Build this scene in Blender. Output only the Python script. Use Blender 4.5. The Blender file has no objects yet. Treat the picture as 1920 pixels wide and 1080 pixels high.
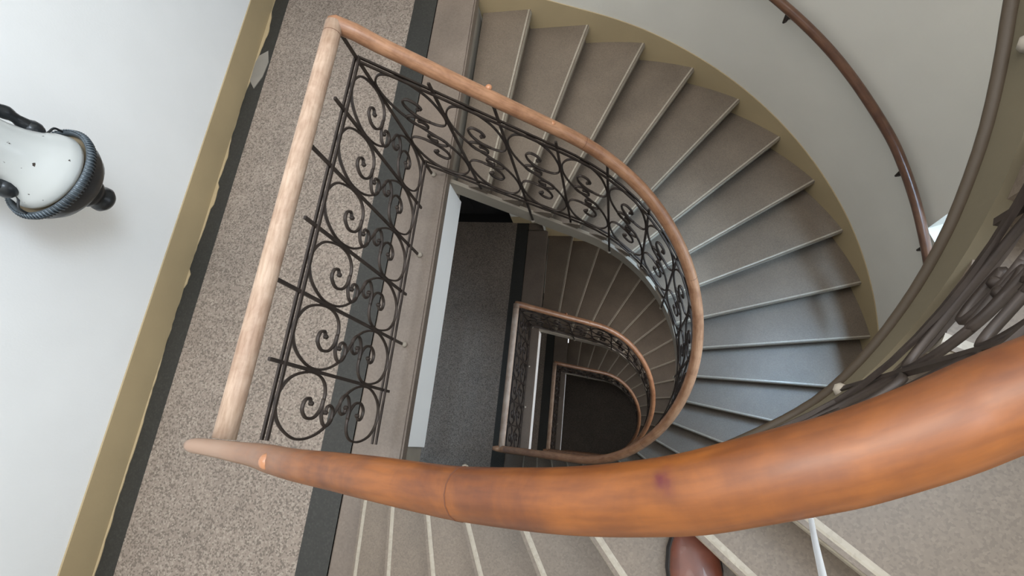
import bpy, bmesh, math, random
from mathutils import Vector, Matrix, Euler
random.seed(7)
sc = bpy.context.scene
COL = sc.collection
PI = math.pi

# ------------------------------------------------------------------ camera
cd = bpy.data.cameras.new('camera'); cam = bpy.data.objects.new('camera', cd); COL.objects.link(cam)
cam.location = (0.9021, 0.0649, 1.9732)
cam.rotation_euler = (0.3217, 0.1924, 0.1073)
cd.sensor_width = 36.0; cd.lens = 929.2 / 1920 * 36; cd.clip_start = 0.02; cd.clip_end = 200
sc.camera = cam

# ------------------------------------------------------------------ world, lights, exposure
w = bpy.data.worlds.new('world'); sc.world = w; w.use_nodes = True
bg = w.node_tree.nodes['Background']
bg.inputs['Color'].default_value = (0.86, 0.93, 1.0, 1); bg.inputs['Strength'].default_value = 1.1

def area(name, loc, target, size, sizey, power, color):
    l = bpy.data.lights.new(name, 'AREA'); l.shape = 'RECTANGLE'; l.size = size; l.size_y = sizey
    l.energy = power; l.color = color
    o = bpy.data.objects.new(name, l); COL.objects.link(o); o.location = loc
    o.rotation_euler = (Vector(target) - Vector(loc)).to_track_quat('-Z', 'Y').to_euler()
    return o
# daylight falling through the tall stair window; the other lamps are unseen fills added
wl = area('window_daylight', (2.86, 0.62, 0.72), (2.0, 0.5, -1.6), 1.1, 0.5, 42, (0.50, 0.74, 1.0)); wl.data.spread = 1.5
area('lower_storey_fill', (3.15, 0.62, -2.0), (0.9, 0.62, -4.0), 1.1, 1.5, 48, (0.95, 0.93, 0.92))  # fill added to lift the dark landing one storey down
area('lowest_storey_fill', (3.15, 0.62, -5.1), (0.9, 0.62, -7.1), 1.1, 1.5, 20, (0.95, 0.93, 0.92))  # same added fill for the bottom storey
area('left_wall_fill', (2.9, 0.75, 4.3), (-1.2, 0.75, 0.4), 1.3, 1.6, 58, (0.74, 0.87, 1.0))  # added fill brightening the left wall; no window is built here
area('overhead_fill', (-0.25, 0.7, 5.2), (-0.5, 0.62, 0.0), 1.8, 2.6, 38, (1.0, 0.93, 0.84))  # added lamp over the open top; no roof light is built

sc.view_settings.view_transform = 'Standard'; sc.view_settings.look = 'None'
sc.view_settings.gamma = 1.0; sc.view_settings.use_curve_mapping = False
sc.view_settings.exposure = 1.32

# ------------------------------------------------------------------ constants of the stairwell
H = 3.1; NR = 23; RI = H / NR              # storey height, risers per storey, riser height
CX, CY, RP, S = 0.678, 0.62, 0.62, 0.678   # centre of the turn, radius of the railing line, straight run
LP = 2 * S + PI * RP
RW = 1.75                                  # radius of the outer wall
XL, XE = -1.21, 0.061                      # left wall, landing edge
YT, YB = CY + RW, CY - RW                  # end walls
YE = YT + .09                              # end wall of the landings stands a little further back
SP = 1.24 / 6                              # spacing of the balusters

# ------------------------------------------------------------------ materials
def lin(c):
    return tuple(((v / 255) / 12.92 if v / 255 <= 0.04045 else (((v / 255) + 0.055) / 1.055) ** 2.4) for v in c) + (1,)

class NT:
    def __init__(s, name):
        s.m = bpy.data.materials.new(name); s.m.use_nodes = True; s.t = s.m.node_tree
        s.b = s.t.nodes['Principled BSDF']
    def n(s, typ, **kw):
        x = s.t.nodes.new(typ)
        for k, v in kw.items():
            if k in x.inputs: x.inputs[k].default_value = v
            else: setattr(x, k, v)
        return x
    def l(s, a, b): s.t.links.new(a, b)
    def ramp(s, fac, stops):
        r = s.n('ShaderNodeValToRGB'); e = r.color_ramp.elements
        while len(e) < len(stops): e.new(0.5)
        for i, (p, c) in enumerate(stops): e[i].position = p; e[i].color = c
        s.l(fac, r.inputs['Fac']); return r.outputs['Color']
    def mix(s, fac, a, b, mode='MIX'):
        m = s.n('ShaderNodeMix', data_type='RGBA', blend_type=mode)
        for sock, v in ((m.inputs[0], fac), (m.inputs[6], a), (m.inputs[7], b)):
            if hasattr(v, 'is_linked'): s.l(v, sock)
            else: sock.default_value = v
        return m.outputs[2]
    def bump(s, h, strength, dist=0.002):
        b = s.n('ShaderNodeBump'); b.inputs['Strength'].default_value = strength; b.inputs['Distance'].default_value = dist
        s.l(h, b.inputs['Height']); s.l(b.outputs['Normal'], s.b.inputs['Normal'])

def plaster(name, c, rough=0.9, var=0.05, bs=0.15):
    m = NT(name); tc = m.n('ShaderNodeTexCoord'); nz = m.n('ShaderNodeTexNoise', Scale=3.0, Detail=6.0)
    m.l(tc.outputs['Object'], nz.inputs['Vector'])
    c0 = lin(c); lo = tuple(v * (1 - var) for v in c0[:3]) + (1,)
    m.l(m.ramp(nz.outputs['Fac'], [(0.35, lo), (0.65, c0)]), m.b.inputs['Base Color'])
    n2 = m.n('ShaderNodeTexNoise', Scale=120.0, Detail=3.0); m.l(tc.outputs['Object'], n2.inputs['Vector'])
    m.bump(n2.outputs['Fac'], bs); m.b.inputs['Roughness'].default_value = rough
    return m.m

def terrazzo(name, base, dark, light, rough=0.55, cover=0.5, patch=0.12, scale=150.0):
    m = NT(name); tc = m.n('ShaderNodeTexCoord')
    v = m.n('ShaderNodeTexVoronoi', Scale=scale); m.l(tc.outputs['Object'], v.inputs['Vector'])
    sep = m.n('ShaderNodeSeparateColor'); m.l(v.outputs['Color'], sep.inputs['Color'])
    chips = m.ramp(sep.outputs[0], [(0.0, lin(dark)), (0.25, lin(dark)), (0.32, lin(base)), (0.75, lin(base)), (0.9, lin(light))])
    big = m.n('ShaderNodeTexNoise', Scale=4.0, Detail=5.0); m.l(tc.outputs['Object'], big.inputs['Vector'])
    shade = m.ramp(big.outputs['Fac'], [(0.3, (1 - patch, 1 - patch, 1 - patch, 1)), (0.7, (1 + patch * .3,) * 3 + (1,))])
    col = m.mix(cover, lin(base), chips)
    col = m.mix(1.0, col, shade, 'MULTIPLY')
    m.l(col, m.b.inputs['Base Color'])
    m.b.inputs['Roughness'].default_value = rough
    m.bump(sep.outputs[1], 0.2, 0.001)
    return m.m

def wood(name, c, dark, rough=0.32, stain=None, coat=0.3, worn=None):
    # worn = (x0, x1, colour): varnish rubbed off towards the free end of the rail
    m = NT(name); uv = m.n('ShaderNodeUVMap'); mp = m.n('ShaderNodeMapping'); mp.inputs['Scale'].default_value = (4.5, 1.6, 1)
    m.l(uv.outputs['UV'], mp.inputs['Vector'])
    n1 = m.n('ShaderNodeTexNoise', Scale=2.2, Detail=8.0, Roughness=0.62, Distortion=0.5); m.l(mp.outputs['Vector'], n1.inputs['Vector'])
    mp2 = m.n('ShaderNodeMapping'); mp2.inputs['Scale'].default_value = (7, 22, 1); m.l(uv.outputs['UV'], mp2.inputs['Vector'])
    n2 = m.n('ShaderNodeTexNoise', Scale=3.0, Detail=5.0); m.l(mp2.outputs['Vector'], n2.inputs['Vector'])
    col = m.ramp(n1.outputs['Fac'], [(0.32, lin(dark)), (0.6, lin(c))])
    fine = m.ramp(n2.outputs['Fac'], [(0.35, (0.78, 0.74, 0.7, 1)), (0.6, (1, 1, 1, 1))])
    col = m.mix(1.0, col, fine, 'MULTIPLY')
    tc = m.n('ShaderNodeTexCoord')
    for (pos, r, sc_) in (stain or []):
        d = m.n('ShaderNodeVectorMath', operation='DISTANCE'); m.l(tc.outputs['Object'], d.inputs[0]); d.inputs[1].default_value = pos
        nn = m.n('ShaderNodeTexNoise', Scale=90.0); m.l(tc.outputs['Object'], nn.inputs['Vector'])
        a = m.n('ShaderNodeMath', operation='MULTIPLY_ADD'); m.l(nn.outputs['Fac'], a.inputs[0]); a.inputs[1].default_value = r; m.l(d.outputs['Value'], a.inputs[2])
        f = m.ramp(a.outputs[0], [(r * 1.1, (1, 1, 1, 1)), (r * 1.5, (0, 0, 0, 1))])
        col = m.mix(f, col, lin(sc_))
    if worn:
        sp = m.n('ShaderNodeSeparateXYZ'); m.l(tc.outputs['Object'], sp.inputs[0])
        nn = m.n('ShaderNodeTexNoise', Scale=14.0); m.l(tc.outputs['Object'], nn.inputs['Vector'])
        a = m.n('ShaderNodeMath', operation='MULTIPLY_ADD'); m.l(nn.outputs['Fac'], a.inputs[0]); a.inputs[1].default_value = .2; m.l(sp.outputs[0], a.inputs[2])
        f = m.ramp(a.outputs[0], [(worn[0] + .1, (1, 1, 1, 1)), (worn[1] + .1, (0, 0, 0, 1))])
        col = m.mix(f, col, lin(worn[2]))
    m.l(col, m.b.inputs['Base Color']); m.b.inputs['Roughness'].default_value = rough
    m.b.inputs['Coat Weight'].default_value = coat; m.b.inputs['Coat Roughness'].default_value = 0.25
    m.bump(n2.outputs['Fac'], 0.06)
    return m.m

def plain(name, c, rough=0.6, metal=0.0, coat=0.0, noise=0.0, trans=0.0):
    m = NT(name); m.b.inputs['Roughness'].default_value = rough; m.b.inputs['Metallic'].default_value = metal
    m.b.inputs['Coat Weight'].default_value = coat; m.b.inputs['Transmission Weight'].default_value = trans
    tc = m.n('ShaderNodeTexCoord'); nz = m.n('ShaderNodeTexNoise', Scale=25.0, Detail=4.0); m.l(tc.outputs['Object'], nz.inputs['Vector'])
    c0 = lin(c); lo = tuple(v * (1 - noise) for v in c0[:3]) + (1,)
    m.l(m.ramp(nz.outputs['Fac'], [(0.35, lo), (0.65, c0)]), m.b.inputs['Base Color'])
    return m.m

M_WALL = plaster('white_plaster', (228, 229, 229), var=0.04)
M_WALLC = plaster('curved_wall_plaster', (208, 203, 192), var=0.05)
M_OCHRE = plaster('ochre_dado_paint', (166, 147, 113), rough=0.7, var=0.1)
M_FASCIA = plaster('white_fascia_paint', (246, 246, 244), rough=0.6, var=0.02)
M_PLAST = plaster('stringer_plaster', (160, 150, 136), rough=0.8, var=0.3)
M_FLOOR = terrazzo('landing_terrazzo', (132, 119, 108), (70, 61, 53), (162, 151, 138), cover=0.55)
M_STRIP = terrazzo('dark_border_terrazzo', (42, 41, 37), (31, 31, 28), (56, 56, 51), rough=0.6, cover=0.4)
M_STONE = terrazzo('pinkish_stone_kerb', (116, 103, 92), (98, 86, 76), (130, 117, 106), rough=0.4, cover=0.25, patch=0.2)
M_TREAD = terrazzo('worn_stone_tread', (108, 95, 82), (86, 75, 64), (124, 111, 97), rough=0.42, cover=0.35, patch=0.22, scale=260)
M_NOSE = terrazzo('worn_lit_nosing', (152, 143, 128), (128, 118, 104), (168, 160, 146), rough=0.3, cover=0.3)
M_IRON = plain('weathered_brown_iron', (62, 52, 46), rough=0.5, metal=0.35, noise=0.35)
M_RAIL = wood('varnished_pale_wood', (160, 118, 88), (130, 90, 64), rough=0.42, coat=0.12)
M_RAILL = wood('pale_landing_wood', (176, 152, 132), (150, 122, 102), rough=0.6, coat=0.0)  # paler tone for the landing handrails
M_RAILN = wood('orange_varnished_wood', (128, 72, 24), (92, 46, 17), rough=0.42, coat=0.12,
               stain=[((0.9413, 0.048, 1.585), 0.0112, (84, 22, 24))], worn=(.0, .42, (142, 116, 98)))
M_RAILE = wood('worn_grey_rail_end', (140, 124, 114), (116, 94, 78), rough=0.5)
M_WRAIL = wood('brown_wall_rail_wood', (96, 66, 48), (74, 48, 36), rough=0.3)
M_SEAM = plain('dark_joint', (86, 48, 28), rough=0.8)
M_KNOB = plain('wooden_button', (170, 116, 80), rough=0.35, noise=0.2, coat=0.3)
M_KNOBR = plain('dark_red_knob', (110, 50, 40), rough=0.4, noise=0.2)
M_DKNOB = plain('dull_door_knob', (60, 52, 40), rough=0.6)
M_KNOBW = plain('pale_knob', (225, 205, 190), rough=0.3)
M_LAMPM = plain('black_lamp_metal', (34, 38, 42), rough=0.42, metal=0.3, noise=0.3, coat=0.3)
M_LAMPR = plain('grey_beaded_metal', (92, 102, 110), rough=0.4, metal=0.4, noise=0.5)
M_BRASS = plain('tarnished_dish_inside', (176, 160, 134), rough=0.5, metal=0.2, noise=0.2)
M_DOOR = plain('dark_door_wood', (13, 10, 9), rough=0.8, noise=0.3)
M_FRAMEW = plain('white_window_paint', (228, 230, 230), rough=0.4)
M_SHOE = plain('brown_leather', (110, 60, 44), rough=0.42, noise=0.35, coat=0.15)
M_SOLE = plain('black_rubber_sole', (26, 20, 18), rough=0.6)
M_CABLE = plain('white_cable_rubber', (235, 238, 242), rough=0.35)
M_MORTAR = plaster('grey_mortar_patch', (140, 134, 124), rough=0.95, var=0.3)

def glass_mat():
    m = NT('window_glass'); tr = m.n('ShaderNodeBsdfTransparent'); gl = m.n('ShaderNodeBsdfGlossy', Roughness=0.02)
    fr = m.n('ShaderNodeFresnel', IOR=1.3); mx = m.n('ShaderNodeMixShader')
    m.l(fr.outputs[0], mx.inputs[0]); m.l(tr.outputs[0], mx.inputs[1]); m.l(gl.outputs[0], mx.inputs[2])
    m.l(mx.outputs[0], m.t.nodes['Material Output'].inputs['Surface'])
    return m.m
M_GLASS = glass_mat()
def opal():
    m = NT('speckled_opal_glass'); tc = m.n('ShaderNodeTexCoord')
    v = m.n('ShaderNodeTexNoise', Scale=55.0, Detail=2.0); m.l(tc.outputs['Object'], v.inputs['Vector'])
    f = m.ramp(v.outputs['Fac'], [(0.70, (0, 0, 0, 1)), (0.73, (1, 1, 1, 1))])
    m.l(m.mix(f, lin((188, 191, 190)), lin((60, 52, 48))), m.b.inputs['Base Color'])
    m.b.inputs['Roughness'].default_value = 0.25; m.b.inputs['Subsurface Weight'].default_value = 0.25
    m.b.inputs['Subsurface Radius'].default_value = (0.03, 0.03, 0.03)
    return m.m
M_OPAL = opal()

# ------------------------------------------------------------------ mesh helpers
def mesh_obj(name, verts, faces, mat, parent=None, smooth=False, uvs=None, bevel=None, loc=None):
    me = bpy.data.meshes.new(name); me.from_pydata([tuple(v) for v in verts], [], faces); me.update()
    if uvs:
        ul = me.uv_layers.new(name='UVMap')
        for li, l in enumerate(me.loops): ul.data[li].uv = uvs[l.vertex_index]
    bm = bmesh.new(); bm.from_mesh(me)
    if bevel:
        es = [e for e in bm.edges if e.is_manifold and e.calc_face_angle(0) > 0.6]
        bmesh.ops.bevel(bm, geom=es, offset=bevel, segments=2, affect='EDGES')
    bmesh.ops.recalc_face_normals(bm, faces=bm.faces); bm.to_mesh(me); bm.free()
    if smooth:
        for p in me.polygons: p.use_smooth = True
    if mat: me.materials.append(mat)
    o = bpy.data.objects.new(name, me); COL.objects.link(o)
    if parent: o.parent = parent
    if loc: o.location = loc
    return o

def tag(o, label=None, cat=None, group=None, kind=None):
    if label: o['label'] = label
    if cat: o['category'] = cat
    if group: o['group'] = group
    if kind: o['kind'] = kind
    return o
def empty(name, loc, label, cat, group=None):
    o = bpy.data.objects.new(name, None); COL.objects.link(o); o.location = loc; o.empty_display_size = 0.1
    return tag(o, label, cat, group)
def fix(ob, parent):          # parent at an offset: keep the world-space vertices
    ob.parent = parent; ob.matrix_parent_inverse = Matrix.Translation(-Vector(parent.location)); return ob

class G:                      # geometry collector
    def __init__(s): s.v = []; s.f = []; s.uv = []
    def add(s, v, f, uv=None):
        o = len(s.v); s.v += [tuple(x) for x in v]; s.f += [tuple(i + o for i in q) for q in f]
        s.uv += uv if uv else [(0, 0)] * len(v)
    def box(s, x0, x1, y0, y1, z0, z1):
        s.add([(x0, y0, z0), (x1, y0, z0), (x1, y1, z0), (x0, y1, z0), (x0, y0, z1), (x1, y0, z1), (x1, y1, z1), (x0, y1, z1)],
              [(0, 3, 2, 1), (4, 5, 6, 7), (0, 1, 5, 4), (1, 2, 6, 5), (2, 3, 7, 6), (3, 0, 4, 7)])
    def obj(s, name, mat, parent=None, smooth=False, bevel=None, uv=False):
        o = mesh_obj(name, s.v, s.f, mat, None, smooth, s.uv if uv else None, bevel)
        if parent: fix(o, parent)
        return o

def circle(r, n, ry=None):
    return [(r * math.cos(2 * PI * i / n), (ry or r) * math.sin(2 * PI * i / n)) for i in range(n)]
def sweep(g, pts, sec, refs=None, scales=None, cap=True, closed=False):
    pts = [Vector(p) for p in pts]; n = len(pts); m = len(sec); V = []; UV = []; L = 0
    for i, p in enumerate(pts):
        a = pts[i - 1] if i or closed else p; b = pts[(i + 1) % n] if i < n - 1 or closed else p
        T = (b - a).normalized(); rf = Vector(refs[i]) if refs else Vector((0, 0, 1))
        U = (rf - T * rf.dot(T)).normalized(); Sd = T.cross(U)
        k = scales[i] if scales else 1
        kx, ky = k if isinstance(k, tuple) else (k, k)
        if i: L += (p - pts[i - 1]).length
        for j, (x, y) in enumerate(sec): V.append(p + Sd * x * kx + U * y * ky); UV.append((L, j / m * 0.35))
    F = []
    for i in range(n if closed else n - 1):
        for j in range(m):
            a = i * m + j; b = i * m + (j + 1) % m; c = ((i + 1) % n) * m + (j + 1) % m; d = ((i + 1) % n) * m + j
            F.append((a, b, c, d))
    if cap and not closed: F.append(tuple(reversed(range(m)))); F.append(tuple(range((n - 1) * m, n * m)))
    g.add(V, F, UV)
def spline(ctrl, n=8):        # Catmull-Rom through the control points
    out = []; c = [Vector(p) for p in ctrl]
    for i in range(len(c) - 1):
        p0 = c[i - 1] if i else c[0] * 2 - c[1]; p1 = c[i]; p2 = c[i + 1]; p3 = c[i + 2] if i + 2 < len(c) else c[-1] * 2 - c[-2]
        for k in range(n):
            t = k / n
            out.append(0.5 * ((2 * p1) + (p2 - p0) * t + (2 * p0 - 5 * p1 + 4 * p2 - p3) * t * t + (3 * p1 - p0 - 3 * p2 + p3) * t ** 3))
    out.append(c[-1]); return out
def lathe(g, prof, n=32, c=(0, 0, 0)):
    V = []; F = []
    for r, z in prof:
        for i in range(n): V.append((c[0] + r * math.cos(2 * PI * i / n), c[1] + r * math.sin(2 * PI * i / n), c[2] + z))
    for k in range(len(prof) - 1):
        for i in range(n): F.append((k * n + i, k * n + (i + 1) % n, (k + 1) * n + (i + 1) % n, (k + 1) * n + i))
    g.add(V, F)
def ball(g, c, r, n=12, sx=1, sy=1, sz=1):
    prof = []; V = []; F = []
    for k in range(n // 2 + 1):
        a = -PI / 2 + PI * k / (n // 2)
        for i in range(n):
            b = 2 * PI * i / n; V.append((c[0] + sx * r * math.cos(a) * math.cos(b), c[1] + sy * r * math.cos(a) * math.sin(b), c[2] + sz * r * math.sin(a)))
    for k in range(n // 2):
        for i in range(n): F.append((k * n + i, k * n + (i + 1) % n, (k + 1) * n + (i + 1) % n, (k + 1) * n + i))
    g.add(V, F)

# ------------------------------------------------------------------ plan curves
def interp(x, xs, ys):
    if x <= xs[0]: return ys[0] + (x - xs[0]) * (ys[1] - ys[0]) / (xs[1] - xs[0])
    for i in range(len(xs) - 1):
        if x <= xs[i + 1]: return ys[i] + (x - xs[i]) * (ys[i + 1] - ys[i]) / (xs[i + 1] - xs[i])
    return ys[-1] + (x - xs[-1]) * (ys[-1] - ys[-2]) / (xs[-1] - xs[-2])

def P_in(t, off=0.0):
    """point of the inner (railing) line, off > 0 towards the wall; t from the upper landing down"""
    r = RP + off
    if t < S: return Vector((t, CY + r))
    a = (t - S) / RP
    if a < PI: return Vector((CX + r * math.sin(a), CY + r * math.cos(a)))
    return Vector((LP - t, CY - r))
def nz_std(t): return -(t - 0.075) / 0.1432 * RI         # nosing height along the inner line
T_K = [0.075 + 0.1432 * k for k in range(NR)]
ANG = [90, 84.5, 76, 67.5, 59.5, 51, 42.5, 34, 25, 16.5, 8, 0]
ANG = ANG + [-a for a in reversed(ANG[:-1])]              # 23 nosing directions, T0..T22
def hit_wall(p, ang, r=RW):
    d = Vector((math.cos(math.radians(ang)), math.sin(math.radians(ang))))
    best = None
    lo, hi = 0.2, 3.5
    def inside(q): return (abs(q.y - CY) < r) if q.x < CX else ((q - Vector((CX, CY))).length < r)
    for _ in range(40):
        m = (lo + hi) / 2
        if inside(p + d * m): lo = m
        else: hi = m
    return p + d * lo
def Q_out(t):                                             # outer wall line, by its own length
    if t < CX: return Vector((t, YT))
    a = (t - CX) / RW
    if a < PI: return Vector((CX + RW * math.sin(a), CY + RW * math.cos(a)))
    return Vector((2 * CX + PI * RW - t, YB))
def q_param(p):
    if p.x < CX: return p.x if p.y > CY else 2 * CX + PI * RW - p.x
    return CX + RW * math.atan2(p.x - CX, p.y - CY)

# path of the flight that climbs past the camera: measured line, from the landing upwards
C0 = spline([(-0.15, -.065, 0), (0.0, -.065, 0), (0.2, -.065, 0), (0.4, -.06, 0), (0.6, -.048, 0), (0.75, -.028, 0), (0.92, .015, 0), (1.05, .062, 0), (1.15, .115, 0), (1.25, .18, 0),
             (1.31, .25, 0), (1.36, .345, 0), (1.387, .443, 0), (1.40, .55, 0), (1.40, .66, 0), (1.385, .78, 0), (1.35, .9, 0), (1.28, 1.02, 0), (1.18, 1.12, 0)], 6)
C0L = [0]
for i in range(1, len(C0)): C0L.append(C0L[-1] + (C0[i] - C0[i - 1]).length)
OFF0 = 0.15
def P0(u, off=0.0):                                       # off > 0 towards the wall (right-hand side going up)
    x = interp(u + OFF0, C0L, [p.x for p in C0]); y = interp(u + OFF0, C0L, [p.y for p in C0])
    x2 = interp(u + OFF0 + .01, C0L, [p.x for p in C0]); y2 = interp(u + OFF0 + .01, C0L, [p.y for p in C0])
    d = Vector((x2 - x, y2 - y)).normalized(); return Vector((x, y)) + Vector((d.y, -d.x)) * off
U0 = [0.02, 0.18, 0.34, 0.49, 0.665, 0.82, 0.99, 1.12, 1.42, 1.60, 1.79, 1.97, 2.13, 2.29]   # nosings 1..14 up from landing
ANG0 = [-87.5, -83.5, -75, -66.3, -60, -49.8, -38, -34.9, -22, -16.5, -8, 0, 8, 16.5]
def nz0(u): return interp(u, U0, [RI * (j + 1) for j in range(14)])
ZS_U = [1.0, 1.12, 1.29, 1.39, 1.497, 1.6, 1.707, 1.85, 2.0, 2.2, 2.3]; ZS_Z = [.80, .85, .92, 1.0, 1.08, 1.17, 1.25, 1.34, 1.47, 1.65, 1.74]
def zs0(u): return nz0(u) - .155 if u < 1.0 else interp(u, ZS_U, ZS_Z)     # lower edge of the stringer

# ------------------------------------------------------------------ structure: walls, floors
ZB = -3 * H
ZT = 3.3
g = G(); g.box(XL - .25, XL, YB - .3, YT + .3, ZB, ZT); tag(g.obj('wall_left', M_WALL), kind='structure')

def end_wall(name, y0, y1, doors):
    """landing end wall with a door recess on each storey in doors; parts of it as one wall"""
    g = G(); xs0, xs1 = -1.14, -0.335
    zc = ZB
    ye = YE if doors else y0
    for zf in sorted(doors):
        if zf > zc: g.box(XL, .03, ye, y1, zc, zf)
        g.box(XL, xs0, ye, y1, zf, zf + 2.05); g.box(xs1, .03, ye, y1, zf, zf + 2.05); zc = zf + 2.05
    g.box(XL, .03, ye, y1, zc, ZT); g.box(.03, CX, y0, y1, ZB, ZT)
    return tag(g.obj(name, M_WALLC), kind='structure')
end_wall('wall_back', YT, YT + .3, [0, -H, -2 * H])
end_wall('wall_front', YB - .3, YB, [])

# curved wall, with the window opening of the turn between the two flights
W0, W1, WZ0, WZ1 = math.radians(69.3), math.radians(112), -0.52, 1.15
def curved_wall():
    angs = sorted(set([PI * i / 90 for i in range(91)] + [W0, W1]))
    wins = [(WZ0 - 2 * H, WZ1 - 2 * H), (WZ0 - H, WZ1 - H), (WZ0, WZ1)]
    zs = [ZB] + [z for w_ in wins for z in w_] + [ZT]; g = G()
    def pt(a, r, z): return (CX + r * math.sin(a), CY + r * math.cos(a), z)
    for i in range(len(angs) - 1):
        a, b = angs[i], angs[i + 1]
        for k in range(7):
            z0, z1 = zs[k], zs[k + 1]
            if k % 2 == 1 and a >= W0 - 1e-6 and b <= W1 + 1e-6:
                for z in (z0, z1):
                    g.add([pt(a, RW, z), pt(b, RW, z), pt(b, RW + .32, z), pt(a, RW + .32, z)], [(0, 1, 2, 3)])
                continue
            g.add([pt(a, RW, z0), pt(b, RW, z0), pt(b, RW, z1), pt(a, RW, z1)], [(0, 1, 2, 3)])
            g.add([pt(a, RW + .32, z0), pt(b, RW + .32, z0), pt(b, RW + .32, z1), pt(a, RW + .32, z1)], [(0, 1, 2, 3)])
    for w0, w1 in wins:
        for a in (W0, W1):
            g.add([pt(a, RW, w0), pt(a, RW + .32, w0), pt(a, RW + .32, w1), pt(a, RW, w1)], [(0, 1, 2, 3)])
    o = mesh_obj('wall_right', g.v, g.f, M_WALLC)
    bm = bmesh.new(); bm.from_mesh(o.data); bmesh.ops.remove_doubles(bm, verts=bm.verts, dist=1e-4)
    bmesh.ops.recalc_face_normals(bm, faces=bm.faces); bm.to_mesh(o.data); bm.free()
    tag(o, kind='structure')
curved_wall()

def window(n):
    dz = -(n - 1) * H
    root = bpy.data.objects.new('window_%d' % n, None); COL.objects.link(root)
    am = (W0 + W1) / 2; R = RW + .24; root.location = (CX + R * math.sin(am), CY + R * math.cos(am), WZ0 + dz)
    tag(root, kind='structure')
    d = Vector((math.cos(am), -math.sin(am), 0)); nrm = Vector((math.sin(am), math.cos(am), 0))
    c = Vector(root.location); hw = RW * math.sin((W1 - W0) / 2) * 1.02; hh = WZ1 - WZ0
    def bar(name, s0, s1, z0, z1, th, mat, at=0):
        v = []
        for z in (z0, z1):
            for s, q in ((s0, -th), (s1, -th), (s1, th), (s0, th)): v.append(c + d * s + nrm * (q + at) + Vector((0, 0, z)))
        o = mesh_obj(name, v, [(0, 3, 2, 1), (4, 5, 6, 7), (0, 1, 5, 4), (1, 2, 6, 5), (2, 3, 7, 6), (3, 0, 4, 7)], mat)
        return fix(o, root)
    bar('window_frame', -hw - .06, -hw + .05, 0, hh, .03, M_FRAMEW); bar('window_frame', hw - .05, hw + .06, 0, hh, .03, M_FRAMEW)
    bar('window_frame', -hw, hw, 0, .06, .03, M_FRAMEW); bar('window_frame', -hw, hw, hh - .06, hh, .03, M_FRAMEW)
    bar('mullion', -.03, .03, 0.06, hh - .06, .025, M_FRAMEW); bar('mullion', -hw + .05, hw - .05, hh * .62, hh * .62 + .05, .022, M_FRAMEW)
    for s0, s1 in ((-hw + .05, -.03), (.03, hw - .05)):
        bar('pane', s0, s1, .06, hh * .62, .003, M_GLASS); bar('pane', s0, s1, hh * .62 + .05, hh - .06, .003, M_GLASS)
for n_ in (1, 2, 3): window(n_)  # lower two are unseen, added to let light into the lower storeys

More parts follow.
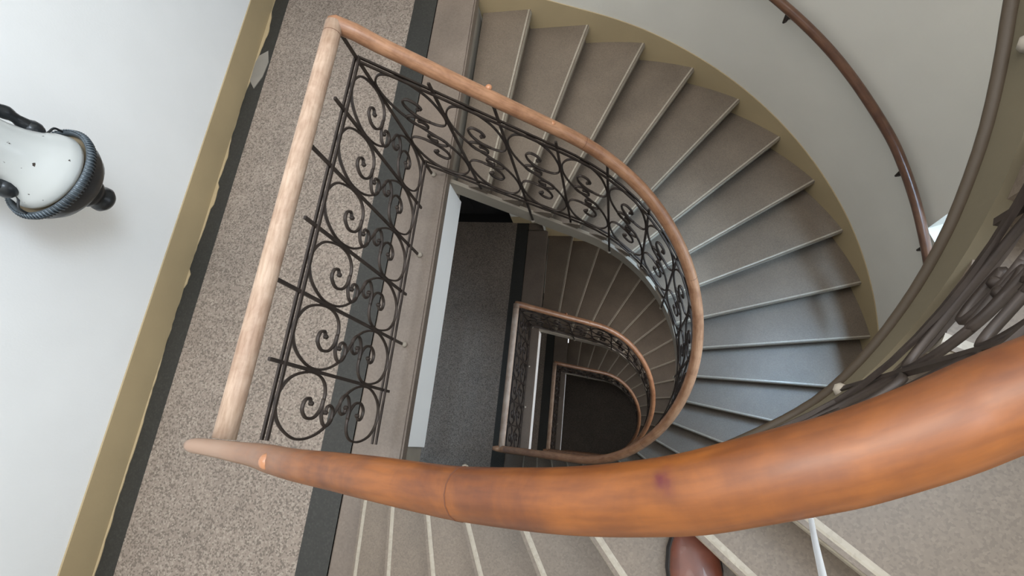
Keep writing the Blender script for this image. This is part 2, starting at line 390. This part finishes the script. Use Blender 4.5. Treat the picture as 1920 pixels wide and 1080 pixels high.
def landing(z, n):
    """slab, inlaid border strips, stone kerb and painted fascia of one landing"""
    g = G(); g.box(XL, -0.151, YB, YE, z - .27, z); tag(g.obj('floor' if n == 1 else 'floor_%d' % n, M_FLOOR), kind='structure')
    g = G(); g.box(-0.151, XE - .012, YB, YT, z - .27, z - .058)
    tag(g.obj('trim_%d' % (10 * n + 1), M_PLAST), kind='structure')
    # stone kerb at the edge
    g = G(); g.box(-0.151, XE + .012, YB, YT, z - .058, z + .0005); g.box(-0.151, .03, YT, YE, z - .058, z)
    tag(g.obj('trim_%d' % (10 * n + 2), M_STONE, bevel=.008), kind='structure')
    # white painted fascia facing the well
    g = G(); g.box(XE - .011, XE, 0.0, 1.24, z - .272, z - .06); tag(g.obj('trim_%d' % (10 * n + 3), M_FASCIA), kind='structure')
    # dark inlaid strip beside the kerb
    g = G(); g.box(-0.285, -0.151, YB, YE, z - .01, z + .0012); tag(g.obj('trim_%d' % (10 * n + 4), M_STRIP), kind='structure')
    g = G(); g.box(XL, XL + .102, YB, YE, z - .01, z + .0012); tag(g.obj('trim_%d' % (10 * n + 5), M_STRIP), kind='structure')
    # ochre dado painted along the foot of the wall, its plaster spilling unevenly over the border strip
    g = G(); ys = [YB + (YE - YB) * i / 140 for i in range(141)]; rnd = random.Random(5 + n)
    wv = []; w_ = .006
    for y in ys:
        w_ += rnd.uniform(-.0035, .0035); w_ = min(max(w_, .002), .014)
        wv.append(w_ + (.016 * max(0, 1 - abs(y - 1.36) / .12)) + (.012 if 1.05 < y < 1.18 else 0) + (.012 if .62 < y < .70 else 0) + (.03 * max(0, 1 - abs(y - 2.2) / .18)))
    V = []
    for y, w_ in zip(ys, wv):
        V += [(XL, y, z + .153), (XL + .006, y, z + .151), (XL + .006, y, z + .006), (XL + w_, y, z + .004), (XL + w_ + .001, y, z)]
    F = [(i * 5 + j, i * 5 + j + 1, i * 5 + j + 6, i * 5 + j + 5) for i in range(140) for j in range(4)]
    tag(mesh_obj('baseboard_left' if n == 1 else 'baseboard_left_%d' % n, V, F, M_OCHRE), kind='structure')
    for side, y, s in (('back', YE, -1), ('front', YB, 1)):
        if side == 'back': spans = [(XL, -1.14), (-0.335, 0.03)]
        else: spans = [(XL, 0.075)]
        g = G()
        for a, b in spans: g.box(a, b, min(y, y + s * .006), max(y, y + s * .006), z, z + .151)
        tag(g.obj('baseboard_%s' % side if n == 1 else 'baseboard_%s_%d' % (side, n), M_OCHRE), kind='structure')
    # dark door leaf in the recess
    r = bpy.data.objects.new('door_%d' % n, None); COL.objects.link(r); r.location = (-.74, YT + .2, z); tag(r, kind='structure')
    g = G(); g.box(-1.14, -.335, YT + .2, YT + .26, z, z + 2.05); g.obj('door_leaf', M_DOOR, r)
    for x0, x1 in ((-1.08, -.78), (-.7, -.4)):
        for z0, z1 in ((.15, .85), (1.0, 1.9)):
            g = G(); g.box(x0, x1, YT + .185, YT + .2, z + z0, z + z1); g.obj('door_panel', M_DOOR, r, bevel=.006)
    g = G(); ball(g, (-.42, YT + .15, z + 1.0), .022); g.box(-.425, -.415, YT + .15, YT + .2, z + .995, z + 1.005); g.obj('door_knob', M_DKNOB, r, smooth=True)
    g = G(); g.box(-1.14, -.335, YE, YT + .3, z - .27, z + .003); tag(g.obj('trim_%d' % (10 * n + 6), M_DOOR), kind='structure')
landing(0, 1); landing(-H, 2); landing(-2 * H, 3)
g = G(); g.box(XL, CX + RW, YB, YT, ZB - .2, ZB); tag(g.obj('floor_4', M_FLOOR), kind='structure')
# grey mortar patch on the border strip near the far end of the landing
g = G(); pp = [(XL + .006, 1.86), (XL + .05, 1.80), (XL + .085, 1.88), (XL + .095, 1.98), (XL + .07, 2.06), (XL + .02, 2.03), (XL + .006, 1.98)]
g.add([(x, y, .0045) for x, y in pp] + [(x, y, -.002) for x, y in pp], [tuple(range(7))] + [(i, (i + 1) % 7, 7 + (i + 1) % 7, 7 + i) for i in range(7)])
tag(g.obj('trim_51', M_MORTAR), kind='structure')

# ------------------------------------------------------------------ flights of steps
def make_step(root, fi, fo, bi, bo, z, inn=None, outl=None, nw=-.004):
    d = ((fi + fo) / 2 - (bi + bo) / 2); dn = d.normalized()
    # outline of the tread, counter-clockwise or not; edges along the well and the wall follow their curves
    inn = inn or [bi, fi]; outl = outl or [bo, fo]
    dirf = (fo - fi).normalized(); nrm = Vector((-dirf.y, dirf.x))
    if nrm.dot(dn) < 0: nrm = -nrm
    ring_top = inn[:-1] + [fi + nrm * .022] + [fo + nrm * .022] + list(reversed(outl[:-1]))
    n = len(ring_top)
    def prism(name, ring, z1, z0s, mat, bevel=None, par=root):
        v = [(p.x, p.y, z1) for p in ring] + [(p.x, p.y, zz) for p, zz in zip(ring, z0s)]
        m = len(ring)
        f = [tuple(range(m)), tuple(reversed(range(m, 2 * m)))] + [(i, (i + 1) % m, m + (i + 1) % m, m + i) for i in range(m)]
        o = mesh_obj(name, v, f, mat, None, bevel=bevel)
        fix(o, root) if par is root else None
        return o
    ti = len(inn)
    ringB = inn[:-1] + [fi, fo] + list(reversed(outl[:-1]))
    zb = []
    m_in = len(inn) - 1
    for i in range(m_in): zb.append(z - .06 - .13 * (i / m_in))
    zb += [z - .19, z - .19]
    m_o = len(outl) - 1
    for i in range(m_o): zb.append(z - .19 + .13 * ((i + 1) / m_o))
    blk = prism('step', ringB, z - .04, zb, M_TREAD)
    tr = prism('tread', ring_top, z, [z - .042] * n, M_TREAD, par=None); tr.parent = blk
    # worn nosing: rounded bar along the front edge, its pale tone paints caught light too
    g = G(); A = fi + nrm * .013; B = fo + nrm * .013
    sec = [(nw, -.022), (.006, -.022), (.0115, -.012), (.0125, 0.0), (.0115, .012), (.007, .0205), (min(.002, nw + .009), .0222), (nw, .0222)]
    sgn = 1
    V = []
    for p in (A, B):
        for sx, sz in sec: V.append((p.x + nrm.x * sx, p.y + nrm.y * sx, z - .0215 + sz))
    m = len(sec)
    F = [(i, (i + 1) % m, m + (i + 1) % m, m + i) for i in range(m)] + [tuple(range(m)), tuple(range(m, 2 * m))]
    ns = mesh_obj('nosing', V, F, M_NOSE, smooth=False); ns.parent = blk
    return blk

def build_std_flight(level, label):
    z0 = -level * H
    I = [P_in(t, .012) for t in T_K]; O = [hit_wall(I[k], ANG[k]) for k in range(NR)]
    root = empty('stair_flight', (I[11].x, I[11].y, z0 - 11 * RI), label, 'stairs', None)
    for k in range(1, NR):
        z = z0 - k * RI
        inn = [P_in(T_K[k - 1] + (T_K[k] - T_K[k - 1]) * i / 4, .012) for i in range(5)]
        qa, qb = q_param(O[k - 1]), q_param(O[k])
        outl = [Q_out(qa + (qb - qa) * i / 4) for i in range(5)]
        make_step(root, I[k], O[k], I[k - 1], O[k - 1], z, inn, outl)
    # plaster stringer along the well and dado strip along the wall
    n = 110; V = []
    for i in range(n + 1):
        t = 0.061 + (LP - .122) * i / n; zt = min(z0 - .03, z0 + nz_std(t) - .075); zb = max(zt - .115, z0 - H - .001)
        if i < 12: zb = min(zb, z0 - .20) if False else zb
        zt = max(zt, z0 - H)
        a = P_in(t, .000); b = P_in(t, .02)
        V += [(a.x, a.y, zb), (a.x, a.y, zt), (b.x, b.y, zt), (b.x, b.y, zb)]
    F = [(i * 4 + j, i * 4 + (j + 1) % 4, (i + 1) * 4 + (j + 1) % 4, (i + 1) * 4 + j) for i in range(n) for j in range(4)]
    fix(mesh_obj('stringer', V, F, M_PLAST), root)
    # soffit under the steps
    qs = [q_param(o) for o in O]; zs = [z0 - k * RI for k in range(NR)]
    V = []; m = 140; q0 = 0.06; q1 = 2 * CX + PI * RW - .075
    for i in range(m + 1):
        q = q0 + (q1 - q0) * i / m; p = Q_out(q); zc = interp(q, qs, zs) + .10
        zt = zc; zt = min(max(zt, z0 - H + .12), z0 + .151); zbm = zc - .42
        if p.x < CX: inn = Vector((0, -1 if p.y > CY else 1))
        else: inn = (Vector((CX, CY)) - p).normalized()
        a = p + inn * .006; V += [(p.x, p.y, zbm), (p.x, p.y, zt), (a.x, a.y, zt), (a.x, a.y, zbm)]
    F = [(i * 4 + j, i * 4 + (j + 1) % 4, (i + 1) * 4 + (j + 1) % 4, (i + 1) * 4 + j) for i in range(m) for j in range(4)]
    tag(mesh_obj('baseboard_right' if level == 0 else 'baseboard_right_%d' % (level + 1), V, F, M_OCHRE), kind='structure')
    return root
build_std_flight(0, 'curved flight of worn grey-brown stone steps descending from the nearest landing')
build_std_flight(1, 'shadowed curved flight of stone steps one storey down, seen through the well')
build_std_flight(2, 'darkest curved flight of steps at the bottom of the well')

def build_upper_flight():
    I = [P0(u, .012) for u in U0]; O = [hit_wall(I[k], ANG0[k]) for k in range(14)]
    root = empty('stair_flight', (I[5].x, I[5].y, 6 * RI), 'nearest flight of stone steps climbing past the thick orange handrail', 'stairs')
    for k in range(13):
        z = (k + 1) * RI
        inn = [P0(U0[k + 1] + (U0[k] - U0[k + 1]) * i / 4, .012) for i in range(5)]
        qa, qb = q_param(O[k + 1]), q_param(O[k])
        outl = [Q_out(qa + (qb - qa) * i / 4) for i in range(5)]
        make_step(root, I[k], O[k], I[k + 1], O[k + 1], z, inn, outl, nw=-.012)
    n = 80; V = []
    for i in range(n + 1):
        u = 0.0 + (U0[-1] - 0.0) * i / n; zb = max(zs0(u), -.2); zt = zb + .10
        a = P0(u, .0); b = P0(u, .02); V += [(a.x, a.y, zb), (a.x, a.y, zt), (b.x, b.y, zt), (b.x, b.y, zb)]
    F = [(i * 4 + j, i * 4 + (j + 1) % 4, (i + 1) * 4 + (j + 1) % 4, (i + 1) * 4 + j) for i in range(n) for j in range(4)]
    fix(mesh_obj('stringer', V, F, plaster('olive_stringer_plaster', (98, 88, 68), rough=.8, var=.3)), root)
    # rounded brown moulding along the lower edge of the stringer
    g = G(); pts = []
    for i in range(n + 1):
        u = U0[-1] * i / n; p = P0(u, -.002); pts.append((p.x, p.y, max(zs0(u) + .008, -.2)))
    sweep(g, pts, circle(.010, 8)); g.obj('stringer_moulding', plaster('brown_moulding_paint', (66, 54, 40), rough=.6), root, smooth=True)
    return root
build_upper_flight()

# ------------------------------------------------------------------ railings
VT, VL = 0.755, 0.113       # heights of the upper and lower iron rails over the nosing line
MAIN = [(.56, .632), (.72, .632), (.86, .655), (.955, .71), (.968, .80), (.86, .915), (.66, .975), (.45, .985), (.22, .94), (.06, .84), (.035, .74), (.11, .64), (.27, .555), (.5, .5)]
MAIN = MAIN + [(1 - s, 1 - v) for s, v in reversed(MAIN[:-1])]
CURL_A = [(.62, .632), (.42, .626), (.28, .60), (.24, .565), (.33, .532), (.48, .53), (.55, .555), (.53, .585), (.44, .592)]
CURL_B = [(.64, .632), (.48, .642), (.35, .685), (.33, .745), (.43, .79), (.56, .785), (.61, .75), (.54, .73)]
CURVES = [MAIN, CURL_A, CURL_B, [(1 - s, 1 - v) for s, v in CURL_A], [(1 - s, 1 - v) for s, v in CURL_B]]
CURVES = [[(p.x, p.y) for p in spline([(a, b, 0) for a, b in c], 5)] for c in CURVES]

def build_scroll(root, fn, nfn, s0, s1, z_lo, z_hi, flip=False, coarse=False):
    """fn(t)->xy, nfn(t)->unit normal; z_lo(t), z_hi(t) iron rail heights"""
    g = G()
    for ci, c in enumerate(CURVES):
        sec = circle(.0042, 5, .0065) if ci == 0 else circle(.0052, 5, .0068)
        cc = c[::2] + [c[-1]] if coarse else c
        pts = []; refs = []
        for a, b in cc:
            a = 1 - a if flip else a
            t = s0 + (s1 - s0) * a; p = fn(t); z = z_lo(t) + (z_hi(t) - z_lo(t)) * b
            pts.append((p.x, p.y, z)); q = nfn(t); refs.append((q.x, q.y, 0))
        sweep(g, pts, sec, refs)
    for a, b in ((CURVES[1][-1]), (CURVES[2][-1]), (CURVES[3][-1]), (CURVES[4][-1])):      # flattened bead at each curl end
        a = 1 - a if flip else a; t = s0 + (s1 - s0) * a; p = fn(t); z = z_lo(t) + (z_hi(t) - z_lo(t)) * b
        ball(g, (p.x, p.y, z), .0095, 6)
    return g.obj('scroll', M_IRON, root, smooth=True)

def iron_rail(root, fn, nfn, t0, t1, zf, name, n):
    for off in (-.008, .008):
        g = G(); pts = []
        for i in range(n + 1):
            t = t0 + (t1 - t0) * i / n; p = fn(t) + nfn(t) * off; pts.append((p.x, p.y, zf(t)))
        sweep(g, pts, [(-.0035, -.0045), (.0035, -.0045), (.0035, .0045), (-.0035, .0045)])
        g.obj(name, M_IRON, root)

def bar(root, p, nrm, z0, z1, foot=None):
    g = G(); d = Vector((nrm.y, -nrm.x)); hw, ht = .0052, .004
    V = []
    for z in (z0, z1):
        for a, b in ((-hw, -ht), (hw, -ht), (hw, ht), (-hw, ht)): q = p + d * a + nrm * b; V.append((q.x, q.y, z))
    g.add(V, [(0, 3, 2, 1), (4, 5, 6, 7), (0, 1, 5, 4), (1, 2, 6, 5), (2, 3, 7, 6), (3, 0, 4, 7)])
    b = g.obj('baluster', M_IRON, root)
    if foot:
        g = G(); ball(g, foot, .013, 8); o = mesh_obj('foot_knob', g.v, g.f, M_PLAST, smooth=True)
        o.parent = b; o.matrix_parent_inverse = b.matrix_parent_inverse.inverted() @ Matrix.Identity(4) if False else Matrix.Identity(4)
        # b's own vertices are in world space and b is shifted by its parent inverse, so no extra offset is needed
    return b

RSEC = [(x, y) for x, y in circle(.0275, 16, .0255)]
def handrail(g, pts, scales=None): sweep(g, pts, RSEC, scales=scales)

def seam(root, p, T, r=.0279):
    T = Vector(T).normalized(); p = Vector(p); g = G(); sweep(g, [p - T * .0007, p + T * .0007], [(x * r / .0275, y * r / .0275) for x, y in RSEC])
    g.obj('joint', M_SEAM, root, smooth=True)

def landing_railing(z0, label, coarse):
    root = empty('landing_railing', (0, CY, z0), label, 'railing')
    fn = lambda t: Vector((0, 1.24 - t)); nf = lambda t: Vector((1, 0)); L = 1.24
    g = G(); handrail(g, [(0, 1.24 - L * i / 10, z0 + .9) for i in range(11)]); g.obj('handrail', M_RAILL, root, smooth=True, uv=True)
    iron_rail(root, fn, nf, -.004, L, lambda t: z0 + VT, 'upper_iron_rail', 4); iron_rail(root, fn, nf, -.004, L, lambda t: z0 + VL, 'lower_iron_rail', 4)
    for k in range(6):
        build_scroll(root, fn, nf, k * SP, (k + 1) * SP, lambda t: z0 + VL, lambda t: z0 + VT, flip=True, coarse=coarse)
    for k in range(6):
        p = fn(k * SP)
        if k % 2 == 0: bar(root, p, nf(0), z0 + .0, z0 + .885, foot=(p.x + .006, p.y, z0 + .008))
        else: bar(root, p, nf(0), z0 + VL - .05, z0 + VT + .06)
    seam(root, (0, 1.20, z0 + .9), (0, 1, 0))
    return root

ZR_T = [0, .65, 1.0, 1.6, 2.65, 3.0, LP]; ZR_V = [.9, .32, -.015, -.635, -1.62, -1.93, -2.2]
def zrail(t): return interp(t, ZR_T, ZR_V)
def flight_railing(z0, label, coarse):
    root = empty('flight_railing', (P_in(1.65).x, P_in(1.65).y, z0 + nz_std(1.65)), label, 'railing')
    nfn = lambda t: (P_in(t, .1) - P_in(t, 0)).normalized()
    zf = lambda dz: (lambda t: z0 + zrail(t) - .9 + dz)
    pts = []
    N = 64
    for i in range(N + 1):
        t = LP * i / N; p = P_in(t); pts.append((p.x, p.y, z0 + zrail(t)))
    pts += [(-.03, 0, z0 - H + .91), (-.07, 0, z0 - H + .915)]
    sc_ = [1] * (N + 1) + [.9, .6]
    pts[0] = (0, 1.24, z0 + .9); pts[1] = (pts[1][0], pts[1][1], pts[1][2] + .008)
    g = G(); handrail(g, [(-.012, 1.24, z0 + .9)] + pts, [.9] + sc_); g.obj('handrail', M_RAIL, root, smooth=True, uv=True)
    iron_rail(root, lambda t: P_in(t), nfn, 0, LP, zf(VT), 'upper_iron_rail', 48)
    iron_rail(root, lambda t: P_in(t), nfn, 0, LP, zf(VL), 'lower_iron_rail', 48)
    for k in range(16):
        build_scroll(root, lambda t: P_in(t), nfn, k * SP, (k + 1) * SP, zf(VL), zf(VT), coarse=coarse)
        if k == 0: continue
        t = k * SP; p = P_in(t); zn = zf(0)(t)
        if k % 2 == 0: bar(root, p, nfn(t), zn - .125, zn + .885, foot=(p.x, p.y, zn - .12))
        else: bar(root, p, nfn(t), zn + VL - .06, zn + VT + .05)
    for t in (.73, 1.36, 2.2): 
        a = P_in(t); b = P_in(t + .01); seam(root, (a.x, a.y, z0 + zrail(t)), (b.x - a.x, b.y - a.y, zrail(t + .01) - zrail(t)))
    if not coarse:
        for t, m, s, o in ((.41, M_KNOB, .013, .022), (.62, M_KNOB, .012, .0), (1.22, M_KNOBR, .008, .0), (1.98, M_KNOBW, .009, .0)):
            p = P_in(t, o); g = G(); ball(g, (p.x, p.y, z0 + zrail(t) + .024), s, 12, sz=.8); g.obj('rail_button', m, root, smooth=True)
    return root
landing_railing(0, 'wrought iron railing with pale handrail along the nearest landing', False)
landing_railing(-H, 'scrolled iron railing along the landing one storey down', False)
landing_railing(-2 * H, 'small iron railing along the landing two storeys down', True)
flight_railing(0, 'scrolled iron railing with curved wooden handrail descending from the nearest landing', False)
flight_railing(-H, 'iron railing with wooden handrail curving down from the landing one storey down', False)
flight_railing(-2 * H, 'lowest curved railing deep in the dark well', True)

# ---- the railing beside the camera
RN = [(-.066, -.021, .93), (-.02, -.02, .935), (.03, -.02, .943), (.10, -.020, .965), (.17, -.018, 1.0), (.25, -.017, 1.055), (.356, -.014, 1.135), (.50, -.005, 1.25), (.601, 0.001, 1.332), (.695, .004, 1.39), (.748, .007, 1.424),
      (.832, .017, 1.486), (.882, .025, 1.520), (.923, .034, 1.548), (.958, .044, 1.577), (.989, .056, 1.597), (1.017, .067, 1.611), (1.045, .078, 1.62), (1.082, .097, 1.634), (1.118, .118, 1.646),
      (1.19, .16, 1.70), (1.28, .24, 1.80), (1.35, .34, 1.92), (1.40, .46, 2.05), (1.43, .62, 2.2), (1.42, .76, 2.35), (1.385, .9, 2.5), (1.32, 1.02, 2.64), (1.23, 1.12, 2.78)]
def near_railing():
    root = empty('flight_railing', (0.6, 0, nz0(.6)), 'nearest railing with thick glossy orange handrail sweeping across the foreground', 'railing')
    pts = spline(RN, 6); n = len(pts)
    sc_ = []
    for i, p in enumerate(pts):
        k = i / 6
        s = interp(k, [0, .4, 2, 5, 7, 40], [.45, .62, .72, .98, 1.0, 1.0]); sc_.append((s, min(1, s * 1.02)))
    cut = 30
    a = [i for i in range(n)]
    g = G(); handrail(g, pts, sc_); g.obj('handrail', M_RAILN, root, smooth=True, uv=True)
    j = 6 * 10 + 0
    seam(root, pts[60], pts[61] - pts[59], .0280)
    g = G(); ball(g, (.262, -.019, 1.088), .0155, 14, sz=.75); tag(g.obj('rail_button', M_KNOB, root, smooth=True), 'round wooden button on top of the orange handrail')
    up = lambda t: P0(t); nf = lambda t: (P0(t, .1) - P0(t)).normalized()
    # rail height as a function of the path length
    us = []; zs = []
    for p in pts:
        best = min(range(0, 240), key=lambda i: (P0(i * .01) - Vector((p.x, p.y))).length); us.append(best * .01); zs.append(p.z)
    cl = [(us[0], zs[0])]
    for u, z in zip(us, zs):
        if u > cl[-1][0] + .01: cl.append((u, z))
    US = [c[0] for c in cl]; ZS = [c[1] for c in cl]
    zr = lambda u: interp(u, US, ZS)
    lo = lambda u: zs0(u) + .19
    HU = [0, 1.0, 1.13, 1.24, 1.30, 1.34, 1.5, 1.7, 2.0, 2.3]; HZ = [0, 1.36, 1.385, 1.40, 1.42, 1.43, 1.50, 1.62, 1.83, 2.05]
    fade = lambda u: interp(min(max(u, .6), 1.1), [.6, 1.1], [1, 0])
    uph = lambda u: P0(u, -.05 * fade(u)); ups = lambda u: P0(u, -.03 * fade(u))
    hi = lambda u: zr(u) - .19 if u < 1.0 else interp(u, HU, HZ)
    iron_rail(root, uph, nf, .46, 2.03, hi, 'upper_iron_rail', 40); iron_rail(root, up, nf, .46, 2.03, lo, 'lower_iron_rail', 40)
    for k in range(2, 9): build_scroll(root, ups, nf, .02 + k * .22, .02 + (k + 1) * .22, lo, hi, flip=True)
    for k in range(2, 10):
        u = .02 + k * .22; p = ups(u)
        if k % 2 == 0: bar(root, p, nf(u), zs0(u) + .05, zr(u) - .015, foot=(p.x, p.y, zs0(u) + .055))
        else: bar(root, p, nf(u), lo(u) - .05, hi(u) + .05)
near_railing()

# ------------------------------------------------------------------ handrail on the curved wall
def wall_rail():
    ctrl = []
    R = 1.685
    for ang, z in ((-40, .93), (-10, .62), (10, .355), (22, .19), (30.7, .075), (38.9, -.028), (46.1, -.122), (54.4, -.228), (59.5, -.297), (66.2, -.398), (73.7, -.508), (78, -.575)):
        a = math.radians(ang)
        if ang < 0: p = (CX + R * a, CY + R)
        else: p = (CX + R * math.sin(a), CY + R * math.cos(a))
        ctrl.append((p[0], p[1], z))
    pts = spline(ctrl, 8)
    root = empty('wall_handrail', (ctrl[4][0], ctrl[4][1], ctrl[4][2]), 'slim brown wooden handrail bracketed to the curved white wall', 'handrail')
    g = G(); sweep(g, pts, circle(.022, 12, .02)); g.obj('rail', M_WRAIL, root, smooth=True, uv=True)
    for ang, z in ((-20, .70), (6, .385), (32.6, .03), (60.6, -.335), (72, -.50)):
        a = math.radians(ang); R1, R2 = 1.685, 1.75
        f = lambda r: Vector((CX + r * math.sin(a), CY + r * math.cos(a))) if ang > 0 else Vector((CX + 1.685 * a, CY + r))
        p1, p2 = f(R1), f(R2); g = G()
        sweep(g, [(p1.x, p1.y, z), (p1.x, p1.y, z - .05), (p1.lerp(p2, .4).x, p1.lerp(p2, .4).y, z - .068), (p2.x, p2.y, z - .07)], circle(.006, 8), refs=[(math.cos(a), -math.sin(a), 0.01)] * 4)
        ball(g, (p2.x, p2.y, z - .07), .018, 10, sx=.5 + .5 * abs(math.cos(a)), sy=.6)
        g.obj('bracket', M_IRON, root, smooth=True)
wall_rail()

# ------------------------------------------------------------------ wall lantern
def lantern():
    c = (-0.965, 0.752, 0.0)
    root = empty('wall_lantern', c[:2] + (0.66,), 'black metal lantern with opal glass shade hanging before the white wall', 'lamp')
    g = G(); lathe(g, [(.0, .842), (.118, .844), (.132, .852), (.135, .865), (.126, .893), (.104, .93), (.088, .97), (.078, 1.02), (.076, 1.08), (.082, 1.16), (.1, 1.25), (.0, 1.252)], 40, c)
    tag(g.obj('glass_shade', M_OPAL, root, smooth=True), 'speckled white opal glass shade')
    g = G(); n = 40
    ring = [(c[0] + .154 * math.cos(2 * PI * i / n), c[1] + .154 * math.sin(2 * PI * i / n), .85) for i in range(n)]
    sweep(g, ring, circle(.009, 8, .014), closed=True); rim = g.obj('beaded_rim', M_LAMPR, root, smooth=True)
    g = G()
    for i in range(84):
        a = 2 * PI * i / 84; p0 = Vector((c[0] + .158 * math.cos(a), c[1] + .158 * math.sin(a), .85))
        tv = Vector((math.cos(a), math.sin(a), 0))
        sweep(g, [p0 + Vector((0, 0, -.015)) + tv * .001, p0 + tv * .008, p0 + Vector((0, 0, .015)) + tv * .0], circle(.003, 5), refs=[tv] * 3)
    o = g.obj('rim_beads', M_LAMPR, root, smooth=True); o['kind'] = 'stuff'
    g = G(); lathe(g, [(.152, .848), (.15, .835), (.146, .806), (.126, .776), (.094, .752), (.064, .74), (.054, .73), (.056, .72), (.05, .706), (.04, .698), (.038, .69), (.045, .68), (.046, .664), (.036, .65), (.012, .646), (.0, .645)], 36, c)
    g.obj('lower_bowl', M_LAMPM, root, smooth=True)
    g = G(); lathe(g, [(.152, .85), (.142, .838), (.1, .825), (.0, .822)], 36, c); g.obj('bowl_lining', M_BRASS, root, smooth=True)
    for a in (92, 268, 180):
        a = math.radians(a); f = lambda r, z: (c[0] + r * math.cos(a), c[1] + r * math.sin(a), z)
        tv = (-math.sin(a), math.cos(a), 0)
        g = G(); pts = spline([f(.105, .945), f(.112, 1.0), f(.110, 1.05), f(.112, 1.11), f(.116, 1.18), f(.122, 1.26), f(.10, 1.33), f(.05, 1.37)], 5)
        sweep(g, pts, circle(.019, 10), refs=[tv] * len(pts), scales=[1 + .18 * math.sin(i * 1.1) for i in range(len(pts))]); g.obj('arm', M_LAMPM, root, smooth=True)
        g = G(); ball(g, f(.105, .94), .031, 14, sz=1.1); g.obj('arm_ball', M_LAMPM, root, smooth=True)
        g = G(); sweep(g, spline([f(.108, .915), f(.122, .90), f(.148, .888), f(.153, .862)], 5), circle(.004, 6), refs=[tv] * 16); g.obj('hook', M_LAMPM, root, smooth=True)
    g = G(); lathe(g, [(.0, 1.30), (.125, 1.255), (.13, 1.268), (.09, 1.33), (.05, 1.375), (.02, 1.4), (.018, 1.43), (.0, 1.44)], 32, c); g.obj('top_cap', M_LAMPM, root, smooth=True)
    g = G(); pts = spline([(c[0], c[1], 1.43), (c[0], c[1], 1.5), (c[0] - .05, c[1], 1.56), (c[0] - .15, c[1], 1.54), (XL + .01, c[1], 1.46)], 6)
    sweep(g, pts, circle(.012, 10), refs=[(0, 1, 0)] * len(pts)); g.obj('bracket_arm', M_LAMPM, root, smooth=True)
    g = G(); g.box(XL, XL + .018, c[1] - .045, c[1] + .045, 1.36, 1.56); g.obj('wall_plate', M_LAMPM, root, bevel=.005)
lantern()

# ------------------------------------------------------------------ shoe on the sixth step, white cable
def shoe():
    z0 = 6 * RI; ox, oy = 1.062, -.075
    root = empty('shoe', (ox, oy - .13, z0), 'toe of a brown leather shoe standing on a step beside the orange handrail', 'shoe')
    th = math.radians(4)
    def w(l, s, z): return (ox + s * math.cos(th) + l * math.sin(th), oy - l * math.cos(th) + s * math.sin(th), z0 + z)
    prof = [(-.018, .006), (-.012, .024), (0, .036), (.025, .045), (.06, .049), (.1, .046), (.15, .037), (.2, .034), (.24, .034), (.262, .026), (.272, .01)]
    def loft(name, mat, zb, ztf, k, smooth=True):
        V = []; F = []; m = 12
        for l, hw in prof:
            zt = ztf(l); hw = hw * k
            for j in range(m):
                a = 2 * PI * j / m; cx_, sz = math.cos(a), math.sin(a)
                zz = zb + (zt - zb) * (.5 + .5 * (abs(sz) ** .7) * (1 if sz > 0 else -1)); V.append(w(l, hw * (abs(cx_) ** .7) * (1 if cx_ > 0 else -1), zz))
        for i in range(len(prof) - 1):
            for j in range(m): F.append((i * m + j, i * m + (j + 1) % m, (i + 1) * m + (j + 1) % m, (i + 1) * m + j))
        F.append(tuple(range(m))); F.append(tuple(range((len(prof) - 1) * m, len(prof) * m)))
        o = mesh_obj(name, V, F, mat, smooth=smooth); fix(o, root); return o
    loft('sole', M_SOLE, .001, lambda l: .022, 1.12, False)
    loft('upper', M_SHOE, .018, lambda l: interp(l, [-.02, 0, .05, .1, .16, .2, .27], [.034, .048, .056, .072, .1, .105, .1]), 1.0)
    g = G()
    for i in range(4):
        l = .085 + i * .018; zt = interp(l, [.05, .1, .16], [.058, .074, .102])
        sweep(g, [w(l, -.02, zt - .004), w(l, 0, zt + .002), w(l, .02, zt - .004)], circle(.002, 6))
    g.obj('laces', M_SOLE, root)
shoe()

g = G()
pts = spline([(1.23, .10, .97), (1.188, 0.095, 1.0), (1.192, 0.056, 1.06), (1.156, 0.022, 1.2), (1.117, 0.0, 1.33), (1.081, -0.014, 1.45), (1.034, -0.021, 1.6), (0.984, -0.02, 1.75)], 8)
sweep(g, pts, circle(.0032, 8), refs=[(1, 0, 0)] * len(pts))
tag(g.obj('cable', M_CABLE, smooth=True), 'thin white cable hanging below the orange handrail over a step', 'cable')
